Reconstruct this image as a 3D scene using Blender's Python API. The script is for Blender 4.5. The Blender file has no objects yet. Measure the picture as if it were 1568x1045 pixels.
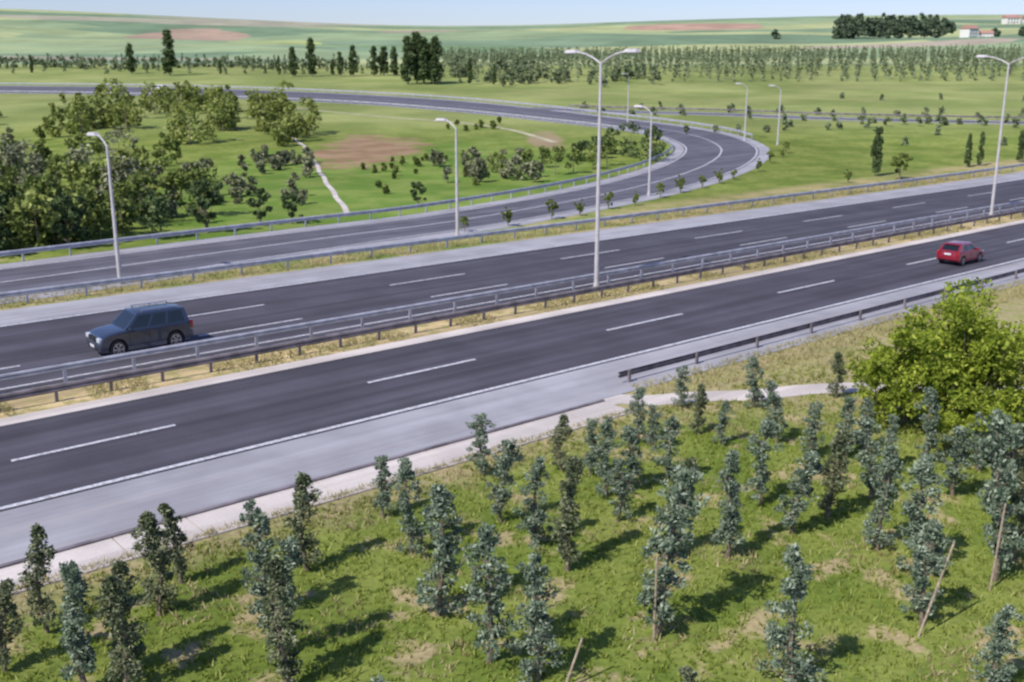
import bpy, math, random
import numpy as np
from mathutils import Vector
R=math.radians
rng=np.random.default_rng(7); random.seed(5)
SC=bpy.context.scene; COL=SC.collection
# ------------------------------------------------------------ terrain
A=[(-500,0),(130,0),(180,2.0),(250,4.4),(320,7.2),(400,11.5),(600,17.5),(900,33),(1300,62),(1600,66),(2200,50),(5000,20)]
ty=np.arange(-500,5000,1.);th=np.interp(ty,[a[0] for a in A],[a[1] for a in A]);th=np.convolve(np.pad(th,25,mode='edge'),np.ones(51)/51,'valid')
fx=np.arange(-3000,3001,10.);ff=np.interp(fx,[-610,-376,-143,12,168,400,610],[1.27,1.09,.935,.935,1.03,1.13,1.145]);ff=np.convolve(np.pad(ff,8,mode='edge'),np.ones(17)/17,'valid')
def h(x,y):
    b=np.interp(y,ty,th);f=np.interp(x,fx,ff);t=np.clip((y-300)/700,0,1);t=t*t*(3-2*t);u=np.clip((y-480)/250,0,1)*np.clip((1250-y)/200,0,1)
    return b*(1+(f-1)*t)+u*(3.2*np.sin(x/95.+y/210.)*np.sin(y/88.)+1.5*np.sin(x/41.+2)*np.sin(y/53.+x/120.))
def hz(x,y): return float(h(x,y))
DX,DY=.7699,.6382
def RN(s,n): return (DX*s-DY*n, DY*s+DX*n)
# ------------------------------------------------------------ materials
class NB:
    def __init__(s,name):
        m=bpy.data.materials.new(name);m.use_nodes=True;s.m=m;s.t=m.node_tree;s.t.nodes.clear()
        s.out=s.n('ShaderNodeOutputMaterial')
    def n(s,t,**k):
        x=s.t.nodes.new(t)
        for a,b in k.items(): setattr(x,a,b)
        return x
    def l(s,a,b):
        if isinstance(a,(int,float)): b.default_value=a
        elif isinstance(a,tuple): b.default_value=(*a,1) if len(a)==3 and len(b.default_value)==4 else a
        else: s.t.links.new(a,b)
    def pos(s): return s.n('ShaderNodeNewGeometry').outputs['Position']
    def obj(s): return s.n('ShaderNodeTexCoord').outputs['Object']
    def noise(s,v,sc,det=3,rough=.55):
        x=s.n('ShaderNodeTexNoise');s.l(v,x.inputs['Vector']);x.inputs['Scale'].default_value=sc;x.inputs['Detail'].default_value=det;x.inputs['Roughness'].default_value=rough
        return x.outputs['Fac']
    def rng(s,v,a,b,c=0.,d=1.):
        x=s.n('ShaderNodeMapRange');x.interpolation_type='SMOOTHSTEP';s.l(v,x.inputs[0])
        for i,q in enumerate((a,b,c,d)): x.inputs[i+1].default_value=q
        return x.outputs[0]
    def math(s,op,a,b=0.):
        x=s.n('ShaderNodeMath',operation=op);s.l(a,x.inputs[0]);s.l(b,x.inputs[1]);return x.outputs[0]
    def mix(s,f,a,b):
        x=s.n('ShaderNodeMix',data_type='RGBA');s.l(f,x.inputs[0]);s.l(a,x.inputs[6]);s.l(b,x.inputs[7]);return x.outputs[2]
    def mul(s,c,f):
        x=s.n('ShaderNodeVectorMath',operation='SCALE');s.l(c,x.inputs[0]);s.l(f,x.inputs['Scale']);return x.outputs[0]
    def mapg(s,v,rot=(0,0,0),sc=(1,1,1),loc=(0,0,0)):
        x=s.n('ShaderNodeMapping');s.l(v,x.inputs[0]);x.inputs['Rotation'].default_value=rot;x.inputs['Scale'].default_value=sc;x.inputs['Location'].default_value=loc;return x.outputs[0]
    def sep(s,v):
        x=s.n('ShaderNodeSeparateXYZ');s.l(v,x.inputs[0]);return x.outputs
    def dot(s,v,w):
        x=s.n('ShaderNodeVectorMath',operation='DOT_PRODUCT');s.l(v,x.inputs[0]);x.inputs[1].default_value=w;return x.outputs['Value']
    def ell(s,v,cx,cy,rx,ry,nz,soft=.15,rot=0,amp=.9):
        m=s.n('ShaderNodeMapping',vector_type='TEXTURE');s.l(v,m.inputs[0]);m.inputs['Location'].default_value=(cx,cy,0);m.inputs['Rotation'].default_value=(0,0,rot);m.inputs['Scale'].default_value=(rx,ry,1)
        q=s.n('ShaderNodeVectorMath',operation='MULTIPLY');s.l(m.outputs[0],q.inputs[0]);q.inputs[1].default_value=(1,1,0)
        L=s.n('ShaderNodeVectorMath',operation='LENGTH');s.l(q.outputs[0],L.inputs[0])
        d=s.math('ADD',L.outputs['Value'],s.math('MULTIPLY',s.math('SUBTRACT',nz,.5),amp))
        return s.rng(d,1-soft,1+soft,1.,0.)
    def bsdf(s,col,rough=.8,metal=0.,spec=.3,bump=None,bs=.3,bd=.02,coat=0.):
        b=s.n('ShaderNodeBsdfPrincipled');s.l(col,b.inputs['Base Color']);s.l(rough,b.inputs['Roughness']);b.inputs['Metallic'].default_value=metal;b.inputs['Specular IOR Level'].default_value=spec
        b.inputs['Coat Weight'].default_value=coat
        if bump is not None:
            u=s.n('ShaderNodeBump');u.inputs['Strength'].default_value=bs;u.inputs['Distance'].default_value=bd;s.l(bump,u.inputs['Height']);s.l(u.outputs[0],b.inputs['Normal'])
        s.l(b.outputs[0],s.out.inputs[0]);return s.m
def simple(name,col,rough=.6,metal=0.,spec=.4,var=.15,sc=3.,coat=0.):
    b=NB(name);f=b.rng(b.noise(b.obj(),sc,2),.25,.75,1-var,1+var)
    return b.bsdf(b.mul(col,f),rough,metal,spec,coat=coat)
def leafmat(name,dark,mid,light,sc=1.2,trans=0.):
    b=NB(name);g=b.n('ShaderNodeNewGeometry');r=g.outputs['Random Per Island']
    nz=b.noise(g.outputs['Position'],sc,1)
    c=b.mix(b.rng(nz,.38,.62),dark,mid);c=b.mix(b.math('MULTIPLY',b.rng(r,.4,1.),.85),c,light)
    d=b.n('ShaderNodeBsdfDiffuse');b.l(c,d.inputs[0])
    if trans>0:
        t=b.n('ShaderNodeBsdfTranslucent');b.l(c,t.inputs[0])
        m=b.n('ShaderNodeMixShader');m.inputs[0].default_value=trans;b.l(d.outputs[0],m.inputs[1]);b.l(t.outputs[0],m.inputs[2]);d=m
    b.l(d.outputs[0],b.out.inputs[0]);return b.m
def roadmat(name,col,streak=.18,grain=.12,warm=None,patch=None):
    b=NB(name);p=b.pos();q=b.mapg(p,rot=(0,0,-math.atan2(DY,DX)));q2=b.mapg(q,sc=(.03,1.1,1))
    st=b.rng(b.noise(q2,1.,3),.3,.7,1-streak,1+streak);g=b.rng(b.noise(p,45,2),.3,.7,1-grain,1+grain);pt=b.rng(b.noise(p,.35,3),.35,.65,.90,1.10)
    c=b.mul(b.mul(b.mul(col,st),g),pt)
    if warm: c=b.mix(b.rng(b.noise(q2,1.7,4),.5,.75,0.,.6),c,warm)
    if patch: c=b.mix(b.rng(b.noise(p,1.3,4,.65),.46,.62,0.,.9),c,patch)
    return b.bsdf(c,.85,0,.25)
M={}
M['asphalt']=roadmat('asphalt',(.074,.069,.085),.26,.14)
M['asph2']=roadmat('ramp_asphalt',(.115,.11,.132),.24)
M['shoulder']=roadmat('shoulder_asphalt',(.33,.32,.345),.14,.1,warm=(.40,.37,.36))
M['conc']=roadmat('concrete',(.56,.50,.46),.15,.15,warm=(.42,.37,.31))
M['gconc']=roadmat('grey_concrete',(.40,.38,.36),.15,.15,warm=(.3,.27,.2),patch=(.34,.28,.14))
M['median']=roadmat('median_soil',(.47,.36,.19),.3,.3,patch=(.30,.27,.10))
def paint():
    b=NB('road_paint');p=b.pos();w=b.rng(b.noise(p,9,4,.7),.38,.56,.3,1.)
    return b.bsdf(b.mix(w,(.2,.2,.21),(.62,.61,.64)),.7)
M['paint']=paint()
def ground():
    b=NB('ground_grass');p=b.pos();x,y,z=b.sep(p)[:3];n=b.dot(p,(-DY,DX,0))
    n0=b.noise(p,.05,3);n1=b.noise(p,.22,3);n2=b.noise(p,1.1,3);n3=b.noise(p,6,3,.7);wn=b.noise(p,.25,4,.65)
    c=b.mix(b.rng(n1,.38,.62),(.145,.195,.034),(.225,.26,.06))
    c=b.mix(b.math('MULTIPLY',b.rng(n2,.48,.66),.6),c,(.10,.15,.026))
    near=b.rng(y,60,75,1.,0.)
    dry=b.math('MULTIPLY',b.rng(b.noise(p,.62,4,.6),.54,.64),near)
    c=b.mix(b.math('MULTIPLY',dry,.8),c,(.44,.34,.20))
    v1=b.math('MULTIPLY',b.rng(n,22.6,24.2),b.rng(n,27.5,28.5,1.,0.))
    v3=b.math('MULTIPLY',b.rng(y,33,37),b.rng(n,27.5,28.5,1.,0.))
    v=b.math('MAXIMUM',b.math('MULTIPLY',v1,.8),b.math('MULTIPLY',v3,.8))
    c=b.mix(b.math('MULTIPLY',v,b.rng(n2,.3,.6,.45,1.)),c,(.38,.31,.17))
    v2=b.math('MULTIPLY',b.rng(n,54,56),b.rng(n,62,66,1.,0.))
    v2=b.math('MULTIPLY',v2,b.rng(wn,.38,.6,.3,1.))
    c=b.mix(b.math('MULTIPLY',v2,b.rng(y,130,140,1.,0.)),c,(.40,.32,.16))
    me=b.ell(p,-14,112,24,45,wn,.25);c=b.mix(b.math('MULTIPLY',me,.75),c,b.mix(b.rng(n1,.4,.6),(.125,.22,.035),(.20,.27,.06)))
    c=b.mix(b.math('MULTIPLY',b.ell(p,-20,146,6.6,19,wn,.35,amp=2.4),b.rng(n2,.3,.5,.5,1.)),c,b.mix(b.rng(n1,.4,.6),(.27,.165,.10),(.34,.22,.14)))
    c=b.mix(b.ell(p,5,160,2.6,11,wn,.3,amp=1.8),c,(.29,.22,.13))
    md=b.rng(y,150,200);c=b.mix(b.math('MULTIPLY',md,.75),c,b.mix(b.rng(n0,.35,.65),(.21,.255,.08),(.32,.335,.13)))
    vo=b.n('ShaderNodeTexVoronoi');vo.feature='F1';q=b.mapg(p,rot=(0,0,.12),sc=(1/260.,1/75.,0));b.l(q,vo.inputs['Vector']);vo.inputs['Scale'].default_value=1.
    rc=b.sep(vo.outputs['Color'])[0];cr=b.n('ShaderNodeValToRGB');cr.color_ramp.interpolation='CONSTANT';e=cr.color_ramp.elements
    cs=[(0,(.26,.33,.18)),(.2,(.17,.245,.145)),(.38,(.31,.37,.19)),(.55,(.38,.41,.20)),(.66,(.20,.275,.165)),(.84,(.35,.33,.24)),(.92,(.28,.35,.19))]  # hill field colours, with distance haze painted in as paler tones
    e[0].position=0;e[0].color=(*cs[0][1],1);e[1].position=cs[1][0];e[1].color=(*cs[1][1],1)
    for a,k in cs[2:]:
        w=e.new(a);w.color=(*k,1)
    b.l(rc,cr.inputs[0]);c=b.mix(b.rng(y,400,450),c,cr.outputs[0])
    fn=b.noise(p,.012,3)
    for (cx,cy,rx,ry,k) in [(-290,985,52,110,(.38,.275,.20)),(-95,1120,48,45,(.33,.26,.21)),(190,1120,75,60,(.42,.275,.20)),(265,735,75,30,(.39,.33,.25)),(-190,860,35,70,(.40,.44,.17)),(-60,720,90,50,(.19,.28,.14))]:  # far field patches, also paled to imitate haze
        c=b.mix(b.ell(p,cx,cy,rx,ry,fn,.05,.1),c,k)
    c=b.mul(c,b.rng(n3,.25,.75,.75,1.25));c=b.mul(c,b.rng(b.noise(p,.02,4,.7),.3,.7,.82,1.18))
    return b.bsdf(c,.95,0,.1)
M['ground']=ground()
M['spruce']=leafmat('spruce_needles',(.09,.135,.085),(.17,.22,.15),(.41,.46,.34),2.5,.15)
M['spruce_dk']=leafmat('spruce_needles_olive',(.08,.105,.052),(.155,.175,.095),(.33,.35,.21),2.5,.15)
M['bush']=leafmat('bright_leaves',(.14,.20,.022),(.27,.34,.04),(.45,.50,.09),.9,.3)
M['shrub']=leafmat('shrub_leaves',(.09,.13,.035),(.185,.23,.06),(.32,.36,.12),.35,.15)
M['lshrub']=leafmat('light_shrub_leaves',(.14,.175,.045),(.24,.28,.07),(.39,.42,.15),.3,.1)
M['scrub']=leafmat('grey_scrub_leaves',(.14,.155,.085),(.23,.24,.135),(.36,.365,.23),.35)
M['dark']=leafmat('dark_leaves',(.055,.08,.035),(.085,.125,.05),(.16,.205,.09),.5)
M['plant']=leafmat('plantation_leaves',(.13,.165,.09),(.18,.22,.12),(.26,.30,.17),.1)
M['grass']=leafmat('grass_blades',(.15,.205,.027),(.245,.295,.055),(.41,.42,.14),.5,.25)
M['dry']=leafmat('dry_grass_blades',(.27,.25,.09),(.40,.35,.17),(.52,.45,.26),.5,.2)
M['bark']=simple('bark',(.19,.15,.11),.9,var=.4,sc=12)
M['wood']=simple('stake_wood',(.36,.28,.21),.8,var=.3,sc=14)
M['steel']=simple('galvanised_steel',(.42,.42,.47),.5,.15,.4,.2,2)
M['steel2']=simple('weathered_steel',(.20,.17,.18),.6,.1,.4,.35,1.5)
M['pole']=simple('pole_galvanised',(.52,.49,.49),.5,.1,.4,.12,2)
M['lens']=simple('lamp_lens',(.75,.76,.78),.2,0,.5,.05)
M['navy']=simple('dark_blue_paint',(.042,.052,.085),.25,.4,.5,.05,coat=.8)
M['red']=simple('red_paint',(.24,.012,.025),.28,.1,.5,.05,coat=.8)
M['white']=simple('white_paint',(.75,.75,.75),.3,0,.5,.05,coat=.5)
M['glass']=simple('car_glass',(.012,.016,.02),.06,0,.7,.05)
M['black']=simple('black_rubber',(.02,.02,.022),.8,var=.2)
M['plastic']=simple('grey_cladding',(.10,.105,.12),.6)
M['rim']=simple('alloy',(.5,.5,.52),.3,.7,.5,.05)
M['hl']=simple('headlight',(.8,.82,.85),.1,0,.6,.05,coat=1)
M['tl']=simple('taillight',(.35,.01,.01),.2,0,.5,.05,coat=1)
M['wall']=simple('white_render',(.7,.68,.64),.9,var=.08)
M['roof']=simple('red_roof_tiles',(.42,.22,.17),.85,var=.25)
# ------------------------------------------------------------ mesh helpers
def mkmesh(name,V,Fc,mats,mi=None,smooth=False):
    me=bpy.data.meshes.new(name);V=np.asarray(V,dtype=np.float32)
    if isinstance(Fc,np.ndarray):
        k=Fc.shape[1];me.vertices.add(len(V));me.vertices.foreach_set('co',V.ravel());me.loops.add(Fc.size);me.loops.foreach_set('vertex_index',Fc.ravel().astype(np.int32))
        me.polygons.add(len(Fc));me.polygons.foreach_set('loop_start',np.arange(0,Fc.size,k,dtype=np.int32));
        me.update(calc_edges=True)
    else:
        me.from_pydata([tuple(map(float,v)) for v in V],[],Fc);me.update()
    for m in mats: me.materials.append(M[m])
    if mi is not None: me.polygons.foreach_set('material_index',np.asarray(mi,dtype=np.int32))
    if smooth: me.polygons.foreach_set('use_smooth',np.ones(len(me.polygons),dtype=bool))
    me.update();return me
def add(name,me,loc=(0,0,0),rot=0,sc=1,parent=None,rx=0,ry=0):
    o=bpy.data.objects.new(name,me);COL.objects.link(o);o.location=loc;o.rotation_euler=(rx,ry,rot);o.scale=(sc,sc,sc) if not isinstance(sc,tuple) else sc
    if parent: o.parent=parent
    return o
class B:
    def __init__(s): s.v=[];s.f=[];s.m=[];s.mats=[]
    def mi(s,m):
        if m not in s.mats: s.mats.append(m)
        return s.mats.index(m)
    def raw(s,V,Fc,m):
        o=len(s.v);s.v+=[tuple(v) for v in V];s.f+=[tuple(i+o for i in f) for f in Fc];s.m+=[s.mi(m)]*len(Fc)
    def box(s,c,d,m,ax=None,tp=1.):
        x,y,z=[q/2 for q in d];V=[(-x,-y,-z),(x,-y,-z),(x,y,-z),(-x,y,-z),(-x*tp,-y*tp,z),(x*tp,-y*tp,z),(x*tp,y*tp,z),(-x*tp,y*tp,z)]
        if ax:
            ca,sa=math.cos(ax),math.sin(ax);V=[(a*ca-b*sa,a*sa+b*ca,e) for a,b,e in V]
        s.raw([(a+c[0],b+c[1],e+c[2]) for a,b,e in V],[(0,3,2,1),(4,5,6,7),(0,1,5,4),(1,2,6,5),(2,3,7,6),(3,0,4,7)],m)
    def cyl(s,p,q,r0,r1,m,n=8,cap=True):
        p=Vector(p);q=Vector(q);d=(q-p).normalized();u=d.orthogonal().normalized();w=d.cross(u);V=[]
        for P_,r in ((p,r0),(q,r1)):
            for i in range(n):
                a=2*math.pi*i/n;V.append(tuple(P_+u*(r*math.cos(a))+w*(r*math.sin(a))))
        Fc=[(i,(i+1)%n,n+(i+1)%n,n+i) for i in range(n)]
        if cap: Fc+=[tuple(range(n-1,-1,-1)),tuple(range(n,2*n))]
        s.raw(V,Fc,m)
    def mesh(s,name,smooth=False,ang=35):
        me=mkmesh(name,s.v,s.f,s.mats,s.m,smooth)
        if smooth:
            try: me.set_sharp_from_angle(angle=R(ang))
            except Exception: pass
        return me
# ------------------------------------------------------------ ground sheet
def axis(lo,hi,near_lo,near_hi,d,g):
    a=list(np.arange(near_lo,near_hi+1e-6,d));st=d;x=near_hi
    while x<hi: st=min(st*g,60);x+=st;a.append(x)
    st=d;x=near_lo
    while x>lo: st=min(st*g,60);x-=st;a.insert(0,x)
    return np.array(a)
gx=axis(-3000,3000,-60,80,2.5,1.04);gy=axis(-400,4500,-10,330,2.5,1.025)
X,Y=np.meshgrid(gx,gy);Z=h(X,Y)
V=np.stack([X,Y,Z],-1).reshape(-1,3);nx,ny=len(gx),len(gy)
i,j=np.meshgrid(np.arange(nx-1),np.arange(ny-1));a=(j*nx+i).ravel();Fc=np.stack([a,a+1,a+nx+1,a+nx],1)
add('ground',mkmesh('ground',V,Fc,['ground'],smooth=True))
# ------------------------------------------------------------ strips on the terrain
def strip_pts(P_,lo,hi,dz,k=None):
    P_=np.array(P_,float);T=np.gradient(P_,axis=0);T/=np.linalg.norm(T,axis=1)[:,None];Nn=np.stack([-T[:,1],T[:,0]],1)
    lo=np.broadcast_to(lo,len(P_));hi=np.broadcast_to(hi,len(P_));k=k or max(1,int(np.max(hi-lo)/2.5))
    rows=[]
    for q in range(k+1):
        o=lo+(hi-lo)*q/k;C=P_+Nn*o[:,None];rows.append(np.column_stack([C,h(C[:,0],C[:,1])+dz]))
    V=np.stack(rows,1);n=len(P_);F_=[(a*(k+1)+b,(a+1)*(k+1)+b,(a+1)*(k+1)+b+1,a*(k+1)+b+1) for a in range(n-1) for b in range(k)]
    return V.reshape(-1,3),F_
class SB:
    def __init__(s): s.V=[];s.F=[];s.m=[];s.mats=[];s.o=0
    def add(s,P_,lo,hi,dz,m,k=None):
        V,F_=strip_pts(P_,lo,hi,dz,k)
        if m not in s.mats: s.mats.append(m)
        s.V.append(V);s.F+=[tuple(i+s.o for i in f) for f in F_];s.m+=[s.mats.index(m)]*len(F_);s.o+=len(V)
    def obj(s,name): return add(name,mkmesh(name,np.concatenate(s.V),s.F,s.mats,s.m,True))
def line(s0,s1,n=0,st=5.): return [RN(s,n) for s in np.linspace(s0,s1,max(2,int((s1-s0)/st)+1))]
ML=line(-90,420)
b=SB();b.add(ML,29.7,37.5,.030,'asphalt');b.add(ML,26.3,30.2,.022,'shoulder');b.add(ML,37.3,38.15,.034,'conc')
b.add(ML,29.82,30.03,.038,'paint',1)
for s in np.arange(7.5-13.05*8,420,13.05): b.add(line(s,s+5.3),33.52,33.70,.038,'paint',1)
b.obj('motorway_near_carriageway')
b=SB();b.add(ML,41.3,52.7,.030,'asphalt');b.add(ML,52.4,56.1,.022,'shoulder')
b.add(ML,52.4,52.62,.038,'paint',1);b.add(ML,41.75,41.9,.038,'paint',1)
for s in np.arange(18.5-13*8,420,13.0):
    b.add(line(s,s+5.3),44.72,44.88,.038,'paint',1);b.add(line(s,s+5.3),48.72,48.88,.038,'paint',1)
b.obj('motorway_far_carriageway')
b=SB();b.add(ML,38.1,40.3,.018,'median');b.add(ML,40.2,41.35,.026,'gconc',1);b.obj('median_strip')
# concrete drain beside the near shoulder (kerb lip + slabs with joints)
D=B()
s=-60.
while s<26:
    e=s+1.96
    P4=[RN(s,24.5),RN(e,24.5),RN(e,26.0),RN(s,26.0)]
    D.raw([(p[0],p[1],.05) for p in P4]+[(p[0],p[1],-.05) for p in P4],[(0,1,2,3),(4,5,1,0),(5,6,2,1),(6,7,3,2),(7,4,0,3)],'conc')
    s+=2.0
P4=[RN(-60,26.02),RN(26,26.02),RN(26,26.16),RN(-60,26.16)]
D.raw([(p[0],p[1],.10) for p in P4]+[(p[0],p[1],-.05) for p in P4],[(0,1,2,3),(4,5,1,0),(5,6,2,1),(6,7,3,2),(7,4,0,3)],'steel2')
add('drainage_channel',D.mesh('drainage_channel'))
def catmull(P_,st=3.):
    P_=np.array(P_,float);out=[]
    E=np.vstack([2*P_[0]-P_[1],P_,2*P_[-1]-P_[-2]])
    for i in range(1,len(E)-2):
        n=max(2,int(np.linalg.norm(E[i+1,:2]-E[i,:2])/st))
        for t in np.arange(n)/n:
            out.append(.5*((2*E[i])+(-E[i-1]+E[i+1])*t+(2*E[i-1]-5*E[i]+4*E[i+1]-E[i+2])*t*t+(-E[i-1]+3*E[i]-3*E[i+1]+E[i+2])*t**3))
    out.append(P_[-1]);return np.array(out)
b=SB();pc=catmull([(2.6,36.2),(3.9,36.9),(5.3,36.9),(7.8,37.4),(10.3,37.9),(13.8,38.6),(17,38.2),(22,38.5),(30,42)],.8)
g=np.random.default_rng(2);wob=.12*np.sin(np.arange(len(pc))*1.3)+.08*np.sin(np.arange(len(pc))*.53)
b.add(pc,-.6+wob,.6+wob*.7,.014,'conc',1);b.obj('concrete_path')
RC=[(-100,2,10),(-60,34,10),(-34.4,54.6,10),(-29.3,58.4,10),(-20.7,67.1,9.6),(-11.7,76.0,9),(-4.4,83,8.8),(3.9,93.6,9),(10.7,103.6,9.5),(17.7,116,10),(23.7,129,10.5),(28,142,11),(29.6,153,11.5),(28.3,166,12),(23.6,178,12.5),(13.7,193,14),(-4.5,219,18),(-27.2,243,22),(-61.9,265,26),(-100,280,28),(-136,286,28),(-174,290,28),(-230,293,28),(-330,297,28)]
RP=catmull(RC,3.);RW=RP[:,2]/2;RPx=RP[:,:2]
b=SB();b.add(RPx,-RW-1.0,RW+1.0,.020,'shoulder');b.add(RPx,-RW+.5,RW-.5,.030,'asph2')
for o in (-RW+.7,RW-.9): b.add(RPx,o,o+.2,.040,'paint',1)
b.add(RPx,-.1,.1,.040,'paint',1)
b.obj('ramp_road')
SR=catmull([(-4,221),(6,220),(19,213),(39.8,206),(56.2,197),(72.4,192),(90,187.5),(110,184),(130,190),(170,230),(300,380)],4.)
b=SB();b.add(SR,-3.6,3.6,.015,'shoulder');b.add(SR,-2.0,2.0,.024,'asph2');b.obj('side_road')
b=SB();dp=catmull([(-44.5,197),(-35.5,168),(-28.5,147),(-19.6,111),(-13.4,86)],2.)
wv=.08*np.sin(np.arange(len(dp))*1.1)
b.add(dp[:9],-.35,.35,.03,'conc',1);b.add(dp[15:],(-.24+wv)[15:],(.26+wv)[15:],.03,'conc',1);b.obj('drain_path')
M['track']=roadmat('dirt_track',(.42,.38,.25),.2,.2)
b=SB();b.add(catmull([(-45,222),(-37,213),(-22,198),(-9.7,188),(-.4,175),(6.3,156)],3),-.6,.6,.028,'track',1);b.obj('dirt_track')
# ------------------------------------------------------------ guard rails
def guardrail(name,P_,off,m,post=2.,side=1,both=False,hh=.78,dep=.31):
    P_=np.array(P_,float);T=np.gradient(P_,axis=0);T/=np.linalg.norm(T,axis=1)[:,None];Nn=np.stack([-T[:,1],T[:,0]],1)
    off=np.broadcast_to(off,len(P_));C=P_+Nn*off[:,None];zz=h(C[:,0],C[:,1])
    b=B();q_=dep/.31;pr=[(0,-.31*q_),(.05,-.28*q_),(.07,-.22*q_),(.01,-.17*q_),(.01,-.14*q_),(.07,-.09*q_),(.05,-.03*q_),(0,0)]
    for sg in ((1,-1) if both else (side,)):
        V=[]
        for k in range(len(C)):
            for (n,z) in pr: q=C[k]+Nn[k]*(sg*(n+.05));V.append((q[0],q[1],zz[k]+hh+z))
        m_=len(pr);b.raw(V,[(a*m_+c,(a+1)*m_+c,(a+1)*m_+c+1,a*m_+c+1) for a in range(len(C)-1) for c in range(m_-1)],m)
    L=np.concatenate([[0],np.cumsum(np.linalg.norm(np.diff(C,axis=0),axis=1))])
    for d in np.arange(.5,L[-1],post):
        x=np.interp(d,L,C[:,0]);y=np.interp(d,L,C[:,1]);k=min(np.searchsorted(L,d),len(T)-1);z=hz(x,y)
        b.box((x,y,z+hh/2-.06),(.11,.09,hh+.08),m,math.atan2(T[k,1],T[k,0]))
    return add(name,b.mesh(name))
guardrail('guardrail',line(-70,300),38.95,'steel2',2.,-1,hh=.70)
guardrail('guardrail',line(-70,300),41.15,'steel',2.7,1,True,.82,.26)
guardrail('guardrail',line(-70,300),57.0,'steel',3.,-1)
guardrail('guardrail',line(28,260),27.2,'steel2',4,1,hh=.52,dep=.26)
guardrail('guardrail',RPx,RW+1.2,'steel',3.,-1)
k0=int(len(RPx)*.33)
guardrail('guardrail',RPx[k0:],-RW[k0:]-1.2,'steel',3.,1)
guardrail('guardrail',SR[3:60],3.8,'steel2',3.,-1)
# ------------------------------------------------------------ street lamps
def lampmesh(H_,arms,al):
    b=B();b.cyl((0,0,-.1),(0,0,.35),.17,.16,'pole',10);b.cyl((0,0,.3),(0,0,H_-.5),.125,.07,'pole',10)
    b.box((0,-.12,1.1),(.14,.04,.5),'steel')
    for sg in arms:
        prev=Vector((0,0,H_-.52))
        for t in (.15,.35,.6,.85,1.):
            q=Vector((sg*al*t**1.1,0,H_-.52+.6*math.sin(t*math.pi/2)));b.cyl(prev,q,.055,.046,'pole',8,False);prev=q
        c=prev+Vector((sg*.32,0,.05));b.box((c.x,0,c.z),(.95,.36,.16),'pole',tp=.72);b.box((c.x+sg*.05,0,c.z-.1),(.55,.26,.05),'lens')
        b.cyl(prev,prev+Vector((sg*.1,0,.01)),.06,.06,'pole',8)
    return b.mesh('lamp',True)
lm=lampmesh(12.6,(1,-1),1.9)
an=math.atan2(DX,-DY)
for s in (-5.9,39.6,84.3,129.6,175.1,220.6):
    x,y=RN(s,40.5);add('street_lamp',lm,(x,y,hz(x,y)),an)
lr=lampmesh(8.2,(1,),1.0)
for (x,y,r) in [(-22.2,58.1,2.45),(-3.9,74.2,2.5),(13,99.5,2.6),(34.6,158,3.1),(38.3,153,3.1),(20.5,189,3.9)]:
    add('street_lamp',lr,(x,y,hz(x,y)),r)
# ------------------------------------------------------------ foliage
def leaves(C,Rd,n,ln,wd,g,up=.0):
    C=np.repeat(np.asarray(C,float),n,axis=0);r=np.repeat(np.asarray(Rd,float),n)
    N_=len(C);d=g.normal(size=(N_,3));d/=np.linalg.norm(d,axis=1)[:,None]
    p=C+d*(r*(.45+.6*g.random(N_)**.6))[:,None]*np.array([1,1,.85])
    a=d*.7+g.normal(size=(N_,3))*.6+np.array([0,0,up]);a/=np.linalg.norm(a,axis=1)[:,None]
    q=g.normal(size=(N_,3));bb=np.cross(a,q);bb/=np.linalg.norm(bb,axis=1)[:,None]
    sc=(.6+.8*g.random(N_))[:,None];a=a*ln*sc;bb=bb*wd*sc
    V=np.stack([p-a,p+bb,p+a,p-bb],1).reshape(-1,3);return V,np.arange(len(V)).reshape(-1,4)
def treemesh(name,bld,V,F_,lm_):
    o=len(bld.v);vs=np.vstack([np.array(bld.v).reshape(-1,3),V]);f=list(bld.f)+[tuple(x) for x in (F_+o).tolist()]
    mats=list(bld.mats)+[lm_];mi=list(bld.m)+[len(mats)-1]*len(F_)
    return mkmesh(name,vs,f,mats,mi)
def spruce(seed,H_=2.5,W=.40,lm_='spruce',n=50,lean=.05):
    g=np.random.default_rng(seed);b=B();lx,ly=g.normal(0,lean,2)
    ax=lambda z:np.array([lx*z+.06*math.sin(z*2.3+seed),ly*z+.06*math.cos(z*1.9+seed),z])
    zs=np.linspace(-.1,H_*.94,7)
    for i in range(6): b.cyl(ax(zs[i]),ax(zs[i+1]),.06*(1-i/8),.06*(1-(i+1)/8),'bark',6,False)
    C=[];Rr=[];z=.2+.2*g.random();ph=g.random()*6.28
    while z<H_-.05:
        t=z/H_;w=W*(1.0-.35*t**2.2)*(.45+.8*g.random())*(1+.2*math.sin(z*4.5+ph))*(1 if t<.92 else .6)
        for k in range(g.integers(2,6)):
            if g.random()<.12: continue
            an_=g.random()*6.283;rr=w*(.4+.8*g.random());c=ax(z)+np.array([math.cos(an_)*rr,math.sin(an_)*rr,g.normal(0,.05)+.08])
            C.append(c);Rr.append(.08+.085*g.random());b.cyl(ax(z-.06),c,.014,.006,'bark',4,False)
        if g.random()<.7: C.append(ax(z));Rr.append(.14)
        z+=.115+.06*g.random()
    C.append(ax(H_));Rr.append(.08);C.append(ax(H_)+np.array([.08,.03,-.1]));Rr.append(.09)
    V,F_=leaves(C,Rr,n,.046,.021,g,.25);return treemesh('spruce%d'%seed,b,V,F_,lm_)
SPV=[spruce(i,2.5,[.31,.36,.27,.38,.33,.25,.39,.29][i],'spruce' if i not in (2,5) else 'spruce_dk') for i in range(8)]
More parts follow.
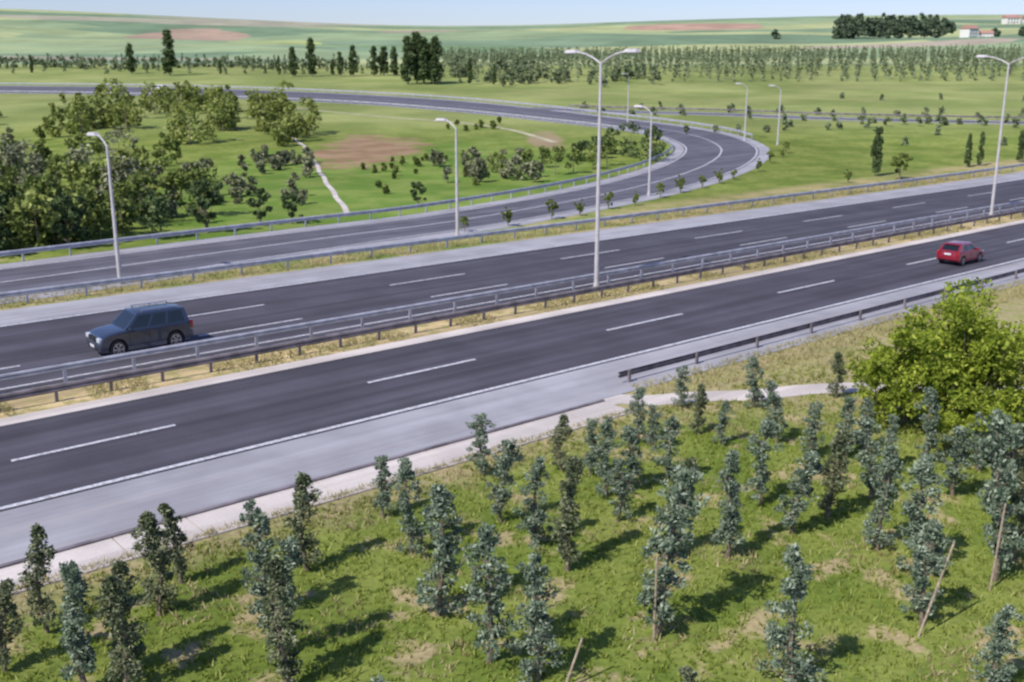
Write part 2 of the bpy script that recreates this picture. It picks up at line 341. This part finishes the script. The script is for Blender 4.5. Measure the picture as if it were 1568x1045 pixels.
TR=[(-10.2,20.5,2.4),(-10.4,19.0,1.9),(-8.5,18.3,2.6),(-7.9,19.0,2.3),(-7.9,21.2,2.4),(-7.9,22.7,2.0),(-5.5,21.1,2.7),(-4.5,18.3,2.6),(-5.1,23.4,2.4),(-3.5,26.5,1.7),(-2.6,24.3,2.4),(-1.6,21.2,3.0),(-0.5,19.2,2.9),(-0.3,26.2,2.3),(-1.0,29.5,1.7),(0.5,24.8,2.3),(0.5,18.6,2.6),(1.3,23.4,2.7),(1.5,30.0,1.7),(2.4,29.5,1.7),(2.7,28.0,2.2),(3.4,28.3,1.9),(4.1,32.3,1.8),(4.6,31.7,1.5),(3.1,20.4,3.5),(4.7,29.0,2.0),(6.1,36.0,1.5),(4.1,24.2,2.5),(6.3,33.2,1.7),(5.4,24.0,2.7),(6.9,32.2,1.4),(8.7,36.0,1.8),(7.0,27.4,2.4),(8.7,32.2,2.0),(7.4,25.5,2.2),(5.6,18.2,3.0),(9.4,31,1.8),(8.7,26.5,2.5),(12.1,37.1,1.7),(10.5,31,1.9),(9.4,24.5,2.7),(9.8,23.1,2.9),(9.1,20.8,2.4),(11.6,22.8,3.8),(12.7,27.9,2.1),(14.3,29.9,1.7),(9.5,18.2,1.9),(3.4,17.4,1.1),(12.5,23.8,2.6),(11.5,29.9,1.7),(11.3,31.6,1.7),(-7.6,18.2,2.4),
(-12.5,17.5,2.4),(-11.2,15.2,2.4),(15.5,26,2.4),(16.5,22.5,2.6),(13.6,20.3,2.5),(17.5,30,2.1),(13.5,34.2,1.9),(-2.2,15,2.2),(12.9,30.6,2.3),(13.4,26.4,2.6),(2.9,26.2,1.7),(-4.9,19.6,2.5),(10.2,27.6,2.2)]
for i,(x,y,H_) in enumerate(TR):
    k=(0,3,1,7,4,6,2,0,3,5)[(i*7)%10]
    if x<-6.5: k=(2,5,7,2)[i%4]
    sz=H_/2.5;w=sz**.6*(.92+.3*((i*37)%10)/10)
    add('young_spruce_tree',SPV[k],(x,y,hz(x,y)),i*2.4,(w,w,sz*1.03))
for (x,y,tx,ty_,L) in [(3.05,20.1,.0,0,2.0),(8.8,20.3,.28,.05,2.2),(11.3,22.4,.05,.0,2.2),(1.0,18.3,.35,.1,1.1)]:
    b=B();b.cyl((0,0,-.1),(tx*L,ty_*L,L),.028,.024,'wood',7);add('wooden_stake',b.mesh('stake'),(x,y,0))
def broad(seed,H_,W,lm_,nc,n,ln,trunk=.2,col=False,tr=.12):
    g=np.random.default_rng(seed);b=B();C=[];Rr=[]
    b.cyl((0,0,-.15),(0,0,H_*trunk+.1),tr,tr*.75,'bark',8,False);top=(0,0,H_*trunk)
    for k in range(nc):
        d=g.normal(size=3);d/=np.linalg.norm(d);rr=g.random()**.4;z0=H_*trunk;hh=(H_-z0)/2
        if col:
            t=g.random();w=W*(math.sin(math.pi*min(1,(.08+t*.92))**.75)**.7);a=g.random()*6.28;c=np.array([math.cos(a)*w*rr*.75,math.sin(a)*w*rr*.75,z0+2*hh*t*.95])
        else:
            lob=1+.22*math.sin(3*math.atan2(d[1],d[0])+seed)+.15*math.sin(5*d[2]+seed);c=np.array([d[0]*W*rr*.82*lob,d[1]*W*rr*.82*lob,z0+hh+d[2]*hh*rr*.88*lob])
        C.append(c);Rr.append(W*(.10+.15*g.random()) if not col else W*(.3+.25*g.random()))
        if k%3==0: b.cyl(top if not col else (0,0,max(z0*.5,c[2]-.2*H_)),c,tr*.3,tr*.06,'bark',5,False)
    V,F_=leaves(C,Rr,n,ln,ln*.5,g);return treemesh('broad%d'%seed,b,V,F_,lm_)
big=broad(11,5.0,2.9,'bush',150,135,.085,.04)
add('green_bush_tree',big,(15.2,33.4,0),.4)
b2=broad(12,3.8,2.0,'bush',60,120,.085,.05)
add('green_bush_tree',b2,(18.2,31.0,0),1.4,1.1)
add('green_bush_tree',b2,(12.9,34.2,0),3.4,(.75,.75,.85))
add('green_bush_tree',b2,(20.5,35,0),2.,1.15)
add('green_bush_tree',b2,(14.6,31.0,0),4.2,(.7,.7,.6))
pop=[broad(20+i,10,1.5,'dark',50,60,.26,.1,True,.16) for i in range(3)]
for i,(x,y,H_) in enumerate([(-127,360,10),(-111,350,14.5),(-96,355,5.4),(-70,345,9.4),(-64,345,12),(-55,346,8.8),(-51,347,9.8),(-44.4,348,9.5),(-41.5,350,10.5),(-38,348,9.4),(-29.7,308,13.5),(-25.4,309,15),(-21.7,308,13.5),(-27.5,312,14.5),(-23.4,313,13),(-12,308,7.5),(-161,362,6),(40.5,117.4,6.2),(54.6,126.6,4.1),(56.7,128,4.2),(63.4,132,4.6),(-5,306,6),(-76,352,6),(-58,349,6),(-34,345,8)]):
    sz=H_/10;w=max(sz,.35)*(1.08 if H_>9 else .8)*(1 if x<0 else .85);add('poplar_tree',pop[i%3],(x,y,hz(x,y)-.1),i*1.3,(w,w,sz))
rb=[broad(30+i,3,1.15,'dark' if i==0 else 'shrub',22,70,.13,.12) for i in range(3)]
for i,(x,y,H_) in enumerate([(-19.6,81,3.0),(-17.2,81.5,2.6),(-8.3,92.2,2.3),(-22.6,77,4.2),(-30,70,4),(42,114,3.2)]):
    add('round_tree',rb[0 if i!=5 else 1],(x,y,hz(x,y)),i,H_/3)
for i,(x,y) in enumerate([(-3.5,77.3),(-.3,80.3),(3.2,84),(5.6,86),(8.3,90),(10.9,92.5),(13.9,98),(16.4,102),(19.2,106),(21.7,110),(23.8,113),(28.5,122),(36.8,142),(35.5,111),(32,131),(35,137)]):
    q=.36+.16*((i*7)%5)/5;add('sapling',rb[1+i%2],(x,y,hz(x,y)-.05),i,(q,q,q*1.3))
# masses
def mass(name,items,mat,seed,nleaf=60,ln=.2,ncl=7,stem=True,column=False):
    g=np.random.default_rng(seed);C=[];Rr=[];b=B()
    for (x,y,H_,W) in items:
        z=hz(x,y)
        for k in range(ncl):
            if column:
                t=(k+.4)/ncl;C.append((x+g.normal(0,.12)*W,y+g.normal(0,.12)*W,z+H_*t));Rr.append(W*(.75-.4*t))
            else:
                d=g.normal(size=3);d/=np.linalg.norm(d);C.append((x+d[0]*W*.55,y+d[1]*W*.55,z+H_*(.12+.75*g.random()**.9)));Rr.append(W*(.26+.22*g.random()))
        if not column: C.append((x,y,z+H_*.88));Rr.append(W*.25)
        if stem: b.cyl((x,y,z-.1),(x,y,z+H_*.7),.06*H_/3,.02,'bark',5,False)
    V,F_=leaves(C,Rr,nleaf,ln,ln*.55,g)
    if not stem: return add(name,mkmesh(name,V,F_,[mat]))
    return add(name,treemesh(name,b,V,F_,mat))
def rd(x,y): return np.min(np.hypot(RPx[:,0]-x,RPx[:,1]-y))
def region(n,y0,y1,a0,a1,h0,h1,g,clear=8.,pw=1.):
    o=[];cc=[]
    while len(o)<n:
        if cc and g.random()<.55:   # grow clusters
            q=cc[g.integers(len(cc))];x=q[0]+g.normal(0,2.2);y=q[1]+g.normal(0,3.2)
            if not(y0<y<y1 and a0<x/y<a1): continue
        else: y=y0+(y1-y0)*g.random();x=y*(a0+(a1-a0)*g.random())
        if rd(x,y)<clear: continue
        H_=h0+(h1-h0)*g.random()**pw;cc.append((x,y));o.append((x,y,H_,H_*.40*(.7+.7*g.random())))
    return o
g=np.random.default_rng(3)
mass('thicket',region(74,66,98,-.62,-.29,1.5,5.0,g)+region(24,100,140,-.6,-.30,2,4.8,g),'shrub',41,55,.2)
mass('light_thicket',region(105,150,235,-.42,-.19,2,6.2,g,15)+region(45,140,215,-.6,-.36,1.2,4.2,g,15)+region(12,150,200,-.24,-.2,1.5,4,g,15)+region(22,68,110,-.6,-.29,1.8,4.6,g),'lshrub',51,45,.26)
mass('scrub_thicket',region(66,80,130,-.62,-.28,1.5,5.2,g)+region(34,92,135,-.30,-.19,.8,2.4,g)+region(18,110,134,-.08,.05,1.,2.6,g,9),'scrub',42,55,.2)
mass('dark_thicket',region(24,66,80,-.6,-.30,2.2,3.8,g,7.5)+[(15.5,138,4.6,2.2),(17.5,133,4.2,2.),(13,141,3.6,1.8),(18.5,139,4,2),(11,136,3,1.6),(8.5,133,2.5,1.4)],'dark',43,55,.2)
mass('loop_shrubs',[(4.9,118.6,3.3,1.3),(7,120,3,1.3),(2,122,2.6,1.2),(-1.8,121,2.3,1.2),(9.5,124,3,1.4),(11.5,128,3.4,1.5),(3.5,126,2.6,1.3)]+region(10,168,190,-.06,.0,.8,1.6,g,12)+region(26,100,140,-.20,-.02,.4,1.1,g,10),'shrub',44,45,.17)
mass('hedgerow',[(x,392+8*math.sin(x*.1),2.4+1.8*g.random(),2.4) for x in np.arange(-260,-60,3.2)]+region(40,315,400,-.10,.02,3,5.5,g)+region(50,292,345,-.03,.14,2,4.5,g,12),'plant',45,26,.45,5)
SRa=np.array(SR)
mass('roadside_shrubs',[(px_+g.normal(0,1.2),py_+o_+g.normal(0,1.2),.8+1.0*g.random(),.9) for px_,py_ in SRa[4:45,:2] for o_ in (-8,9) if g.random()<.7]+[(28+k*4.5+g.normal(0,.8),168+k*1.5+g.normal(0,.8),.9+.8*g.random(),.7) for k in range(20)],'plant',52,26,.26,4)
pl=[]
for yy in np.arange(318,600,11):
    for xx in np.arange(-.08*yy,.62*yy,4.6):
        if g.random()<.85: pl.append((xx+g.normal(0,.6),yy+g.normal(0,.8)+xx*.05,3.6+2.4*g.random(),.9))
for yy in np.arange(360,470,15):
    for xx in np.arange(-.5*yy,-.12*yy,6.5):
        if g.random()<.6: pl.append((xx,yy+g.normal(0,1.5),2.2+1.8*g.random(),.8))
for k in range(26):
    y=150+110*g.random();x=y*(.2+.4*g.random())
    if rd(x,y)>16: pl.append((x,y,.8+.8*g.random(),.5))
mass('tree_plantation',pl,'plant',46,9,.42,5,False,True)
pl=[(x+g.normal(0,1),y+g.normal(0,2),13+8*g.random(),5.) for y in (868,884,900) for x in np.arange(266,356,6)]+[(213,880,7,5),(262,874,7,5),(268,880,8,5)]+[(x,880+g.normal(0,6),5+4*g.random(),4) for x in np.arange(395,520,8)]
M['fdark']=leafmat('distant_leaves',(.08,.11,.07),(.11,.15,.09),(.16,.20,.13),.2)
mass('distant_forest',pl,'fdark',47,45,1.2,7,False)
# grass
def grass(name,pts,mat,seed,hgt,nb=3):
    g=np.random.default_rng(seed);pts=np.array(pts);n=len(pts);P_=np.repeat(pts,nb,axis=0);N_=len(P_)
    P_=P_+g.normal(0,.04,size=P_.shape);z=h(P_[:,0],P_[:,1]);a=g.random(N_)*6.283;w=.014+.014*g.random(N_);L=hgt*(.5+.9*g.random(N_));bd=g.normal(0,.45,size=(N_,2))*L[:,None]
    c=np.stack([np.cos(a)*w,np.sin(a)*w],1)
    V=np.stack([np.column_stack([P_-c,z]),np.column_stack([P_+c,z]),np.column_stack([P_+bd,z+L])],1).reshape(-1,3)
    add(name,mkmesh(name,V,np.arange(len(V)).reshape(-1,3),[mat]))
g=np.random.default_rng(9)
Q=np.column_stack([g.uniform(-18,24,52000),g.uniform(11,44,52000)]);nn=-DY*Q[:,0]+DX*Q[:,1];k=(nn<24.3)&(np.abs(Q[:,0])<Q[:,1]*.62)
Q1=Q[k];pm=np.array([min((pc[:,0]-x)**2+(pc[:,1]-y)**2)>.5 if y>34 else True for x,y in Q1]);Q1=Q1[pm]
cl=np.sin(Q1[:,0]*1.7+np.sin(Q1[:,1]*1.1)*2)+np.sin(Q1[:,1]*1.3+Q1[:,0]*.6+1.4*np.sin(Q1[:,0]*.4))
grass('grass',Q1[cl>-1.1],'grass',1,.12)
nn1=-DY*Q1[:,0]+DX*Q1[:,1]
grass('dry_grass',Q1[(cl<-1.1)|((nn1>22.6)&(g.random(len(Q1))<.6))],'dry',2,.13)
S=g.uniform(8,110,8000);Nn_=g.uniform(24.5,26.8,8000);o=[RN(a,b_) for a,b_ in zip(S,Nn_) if a>28]
o=[p for p in o if min((pc[:,0]-p[0])**2+(pc[:,1]-p[1])**2)>.5]
S=g.uniform(-20,120,8000);Nn_=g.uniform(56.4,59.0,8000);o+=[RN(a,b_) for a,b_ in zip(S,Nn_)]
S=g.uniform(-10,120,11000);Nn_=g.normal(39.2,.6,11000);Nn_=np.clip(Nn_,38.2,41.0);k=np.sin(S*1.1)+np.sin(S*.37)>-.6;o+=[RN(a,b_) for a,b_ in zip(S[k],Nn_[k])]
S=g.uniform(-22,26,1500);Nn_=24.55+np.abs(g.normal(0,.12,1500));o+=[RN(a,b_) for a,b_ in zip(S,Nn_)]
grass('verge_grass',o,'dry',3,.17)
# ------------------------------------------------------------ vehicles
def car(name,P_,loc,rot,scale):
    root=bpy.data.objects.new(name,None);COL.objects.link(root);root.location=loc;root.rotation_euler=(0,0,rot);root.scale=scale if isinstance(scale,tuple) else (scale,)*3
    W=P_['W'];top=P_['top'];paint=P_['paint'];wr=P_['wr'];ar=wr+.075;zc=wr;xf,xr=P_['xf'],P_['xr']
    out=[(x,z,0) for x,z in top]
    def arc(xc):
        return [(xc+ar*math.cos(t),zc+ar*math.sin(t),1) for t in np.linspace(-.15,math.pi+.15,13)]
    out+=arc(xf)+arc(xr)
    n=len(out);b=B();zt=max(z for x,z in top)
    sl=[(W,.035,.07),(W-.035,.014,.025),(W-.12,.006,.008),(W-.35,.0,0.)]
    sl=sl+[(-y,a,c) for y,a,c in sl[::-1]]
    V=[]
    for (y,a,c) in sl:
        for (x,z,k) in out:
            if k: V.append((x,y,z))
            else:
                V.append((x*(1-a),y,z-c*max(0,(z-.6)/(zt-.6))))
    b.v=V
    for s_ in range(len(sl)-1):
        for i in range(n):
            j=(i+1)%n;dk=out[i][2] and out[j][2];b.f.append((s_*n+i,s_*n+j,(s_+1)*n+j,(s_+1)*n+i));b.m.append(b.mi('black' if dk else paint))
    b.f.append(tuple(range(n))[::-1]);b.m.append(b.mi(paint));b.f.append(tuple(range((len(sl)-1)*n,len(sl)*n)));b.m.append(b.mi(paint))
    zb=P_['belt']
    for sg in (1,-1):
        for sx in P_['seams']: b.box((sx,sg*(W+.001),(zb+.42)/2-.02),(.014,.008,zb-.5),'black')
        for sx in P_['handles']: b.box((sx,sg*(W+.015),zb-.17),(.16,.03,.03),paint)
        b.box(((xf+xr)/2,sg*(W+.006),.36),(xf-xr-2*ar-.04,.03,.14),P_['clad'])
        b.box((P_['wb'][0]-.22,sg*(W+.06),zb+.07),(.14,.2,.13),paint,tp=.8)
    F0=max(x for x,z in top);R0=min(x for x,z in top)
    for sg in (1,-1):
        b.box((F0-.13,sg*(W-.24),P_['hl']),(.2,.34,.15),'hl');b.box((R0+.07,sg*(W-.13),P_['tlz']),(.14,.2,.34 if P_['suv'] else .24),'tl')
    b.box((F0-.055,0,P_['hl']-.01),(.13,.85,.16),'black');b.box((F0-.03,0,.45),(.08,1.1,.13),'black');b.box((F0+.012,0,.52),(.02,.5,.11),'white')
    b.box((R0-.008,0,.78),(.02,.5,.11),'white');b.box((R0+.02,0,.5),(.08,W*1.7,.16),P_['clad'])
    me=b.mesh(name+'_body',True,28);o=add('body',me,parent=root);
    fb,ft,rt,rb_=P_['wb'],P_['rf'],P_['rr'],P_['rbk'];wb_,wt=W-.05,W-.2;c=B()
    def grid(p00,p10,p01,p11,us,vs,gl):
        p00,p10,p01,p11=map(Vector,(p00,p10,p01,p11));V=[]
        for v in vs:
            for u in us: V.append(tuple((p00.lerp(p10,u)).lerp(p01.lerp(p11,u),v)))
        k=len(us)
        for a in range(len(vs)-1):
            for e in range(k-1):
                q=[a*k+e,a*k+e+1,(a+1)*k+e+1,(a+1)*k+e];c.raw([V[t] for t in q],[(0,1,2,3)],'glass' if (a,e) in gl else paint)
    for sg in (1,-1):
        grid((fb[0],sg*wb_,fb[1]),(rb_[0],sg*wb_,rb_[1]),(ft[0],sg*wt,ft[1]),(rt[0],sg*wt,rt[1]),P_['us'],[0,.07,.87,1],P_['gl'])
    grid((fb[0],-wb_,fb[1]),(fb[0],wb_,fb[1]),(ft[0],-wt,ft[1]),(ft[0],wt,ft[1]),[0,.06,.94,1],[0,.05,.93,1],{(1,1)})
    grid((rb_[0],-wb_,rb_[1]),(rb_[0],wb_,rb_[1]),(rt[0],-wt,rt[1]),(rt[0],wt,rt[1]),[0,.09,.91,1],[0,.15,.85,1],{(1,1)})
    m1=ft[0]*.6+rt[0]*.4;m2=ft[0]*.2+rt[0]*.8;xs=[ft[0],ft[0]-.15,m1,m2,rt[0]+.1,rt[0]];V=[]
    for i,x in enumerate(xs):
        e=.0 if i in (0,5) else .045
        for yv,zz_ in ((-wt,0),(-wt+.15,.8),(0,1),(wt-.15,.8),(wt,0)): V.append((x,yv,ft[1]+(rt[1]-ft[1])*(ft[0]-x)/(ft[0]-rt[0])+e*zz_))
    c.raw(V,[(a*5+e,a*5+e+1,(a+1)*5+e+1,(a+1)*5+e) for a in range(5) for e in range(4)],paint)
    if P_['suv']:
        for sg in (1,-1):
            c.cyl((ft[0]-.25,sg*(wt-.1),ft[1]+.1),(rt[0]+.25,sg*(wt-.1),rt[1]+.1),.022,.022,'rim',6)
            for x in (ft[0]-.3,(ft[0]+rt[0])/2,rt[0]+.3): c.box((x,sg*(wt-.1),ft[1]+.05),(.05,.03,.1),'rim')
    else: c.box((rt[0]-.06,0,rt[1]-.02),(.2,wt*1.7,.04),paint)
    add('cabin',c.mesh(name+'_cabin',True,25),parent=root)
    w=B();w.cyl((0,-.12,0),(0,.12,0),wr,wr,'black',24)
    for sg in (1,-1):
        w.cyl((0,sg*.118,0),(0,sg*.126,0),wr*.68,wr*.66,'black',20);w.cyl((0,sg*.12,0),(0,sg*.135,0),wr*.16,wr*.14,'rim',10)
        for k in range(6):
            a=k*math.pi/3;w.raw([(math.cos(a+t)*r_,sg*.132,math.sin(a+t)*r_) for t,r_ in ((-.35,wr*.15),(-.2,wr*.66),(.2,wr*.66),(.35,wr*.15))],[(0,1,2,3)],'rim')
        for k in range(20):
            a0,a1=k*math.pi/10,(k+1)*math.pi/10;w.raw([(math.cos(a)*r_,sg*.13,math.sin(a)*r_) for a,r_ in ((a0,wr*.6),(a1,wr*.6),(a1,wr*.7),(a0,wr*.7))],[(0,1,2,3)],'rim')
    wm=w.mesh('wheel')
    for nm,x,y in (('wheel_front_left',xf,W-.11),('wheel_front_right',xf,-W+.11),('wheel_rear_left',xr,W-.11),('wheel_rear_right',xr,-W+.11)): add(nm,wm,(x,y,wr),parent=root)
    return root
SUV=dict(suv=True,W=.93,paint='navy',clad='plastic',wr=.38,xf=1.42,xr=-1.38,belt=1.10,seams=(.85,-.12,-1.02),handles=(.05,-.9),hl=.83,tlz=.98,
 top=[(-2.2,.36),(-2.3,.46),(-2.31,.72),(-2.24,.78),(-2.2,1.1),(-.5,1.12),(.98,1.12),(1.3,1.1),(1.85,1.03),(2.12,.94),(2.24,.78),(2.3,.62),(2.3,.46),(2.2,.34)],
 wb=(1.05,1.1),rf=(.35,1.70),rr=(-1.98,1.68),rbk=(-2.17,1.1),us=[0,.06,.33,.365,.62,.655,.93,1],gl={(1,1),(1,3),(1,5)})
HAT=dict(suv=False,W=.85,paint='red',clad='red',wr=.31,xf=1.22,xr=-1.22,belt=.92,seams=(.75,-.2),handles=(-.05,),hl=.68,tlz=.82,
 top=[(-1.85,.3),(-1.95,.4),(-1.96,.62),(-1.88,.7),(-1.82,.92),(-.5,.95),(.85,.94),(1.2,.9),(1.65,.8),(1.85,.68),(1.93,.52),(1.93,.4),(1.85,.28)],
 wb=(.95,.92),rf=(.25,1.42),rr=(-1.35,1.40),rbk=(-1.80,.93),us=[0,.07,.42,.46,.80,.84,.95,1],gl={(1,1),(1,3)})
fa=math.atan2(DY,DX)
x,y=RN(15.6,44.1);car('suv',SUV,(x,y,.035),fa+math.pi,(.89,.94,1.04))
x,y=RN(63.0,31.9);car('red_hatchback_car',HAT,(x,y,.035),fa,(.84,.86,.92))
W2=dict(HAT);W2['paint']=W2['clad']='white'
car('white_car',W2,(-91,277.5,hz(-91,277.5)+.05),2.75,1.1)
# ------------------------------------------------------------ distant houses
def house(x,y,w,d,hh,rot):
    r=bpy.data.objects.new('white_house',None);COL.objects.link(r);r.location=(x,y,hz(x,y)-.3);r.rotation_euler=(0,0,rot)
    b=B();b.box((0,0,hh/2),(w,d,hh),'wall');add('walls',b.mesh('walls'),parent=r)
    b=B();e=.6;b.raw([(-w/2-e,-d/2-e,hh),(w/2+e,-d/2-e,hh),(w/2+e,d/2+e,hh),(-w/2-e,d/2+e,hh),(-w/2-e,0,hh+d*.3),(w/2+e,0,hh+d*.3)],[(0,1,5,4),(2,3,4,5),(0,4,3),(1,2,5),(0,3,2,1)],'roof');add('roof',b.mesh('roof'),parent=r)
    b=B()
    for k in range(int(w/3)):
        for z in np.arange(1.6,hh-.5,2.8): b.box((-w/2+1.8+k*3,-d/2-.02,z),(1.2,.06,1.3),'glass')
    add('windows',b.mesh('windows'),parent=r)
    b=B();b.box((0.2,-d/2-.03,1.05),(1.1,.08,2.1),'wood');add('door',b.mesh('door'),parent=r)
house(362,862,11,9,8,.5);house(378,868,9,8,4.5,-.1)
house(489,1070,14,10,6,.1);house(510,1075,12,9,5,0)
# ------------------------------------------------------------ light, sky, camera
w=bpy.data.worlds.new('World');SC.world=w;w.use_nodes=True;nt=w.node_tree;bg=nt.nodes['Background'];sk=nt.nodes.new('ShaderNodeTexSky');sk.sky_type='NISHITA';sk.sun_disc=False
el=R(47);sk.sun_elevation=el;sk.sun_rotation=R(222);sk.air_density=1.;sk.dust_density=.5;sk.ozone_density=3.
mm=nt.nodes.new('ShaderNodeMix');mm.data_type='RGBA';mm.blend_type='MULTIPLY';mm.inputs[0].default_value=1.;mm.inputs[7].default_value=(.76,.76,.98,1)
nt.links.new(sk.outputs[0],mm.inputs[6]);nt.links.new(mm.outputs[2],bg.inputs[0]);bg.inputs[1].default_value=.15
sd=bpy.data.lights.new('sun','SUN');sd.energy=4.8;sd.angle=R(.6);sd.color=(1,.955,.88);so=bpy.data.objects.new('sun',sd);COL.objects.link(so)
dv=Vector((math.cos(R(46))*math.cos(el),math.sin(R(46))*math.cos(el),-math.sin(el)));so.rotation_euler=dv.to_track_quat('-Z','Y').to_euler();so.location=(0,0,60)
cd=bpy.data.cameras.new('camera');cam=bpy.data.objects.new('camera',cd);COL.objects.link(cam);cam.location=(0,0,12);cam.rotation_euler=(R(90)-math.atan(422/1600),0,0);cd.lens=36*1600/1568;cd.sensor_width=36;cd.clip_start=.5;cd.clip_end=9000
cd.dof.use_dof=True;cd.dof.focus_distance=3.;cd.dof.aperture_fstop=5.6
SC.camera=cam
SC.view_settings.view_transform='Standard';SC.view_settings.look='None';SC.view_settings.exposure=0
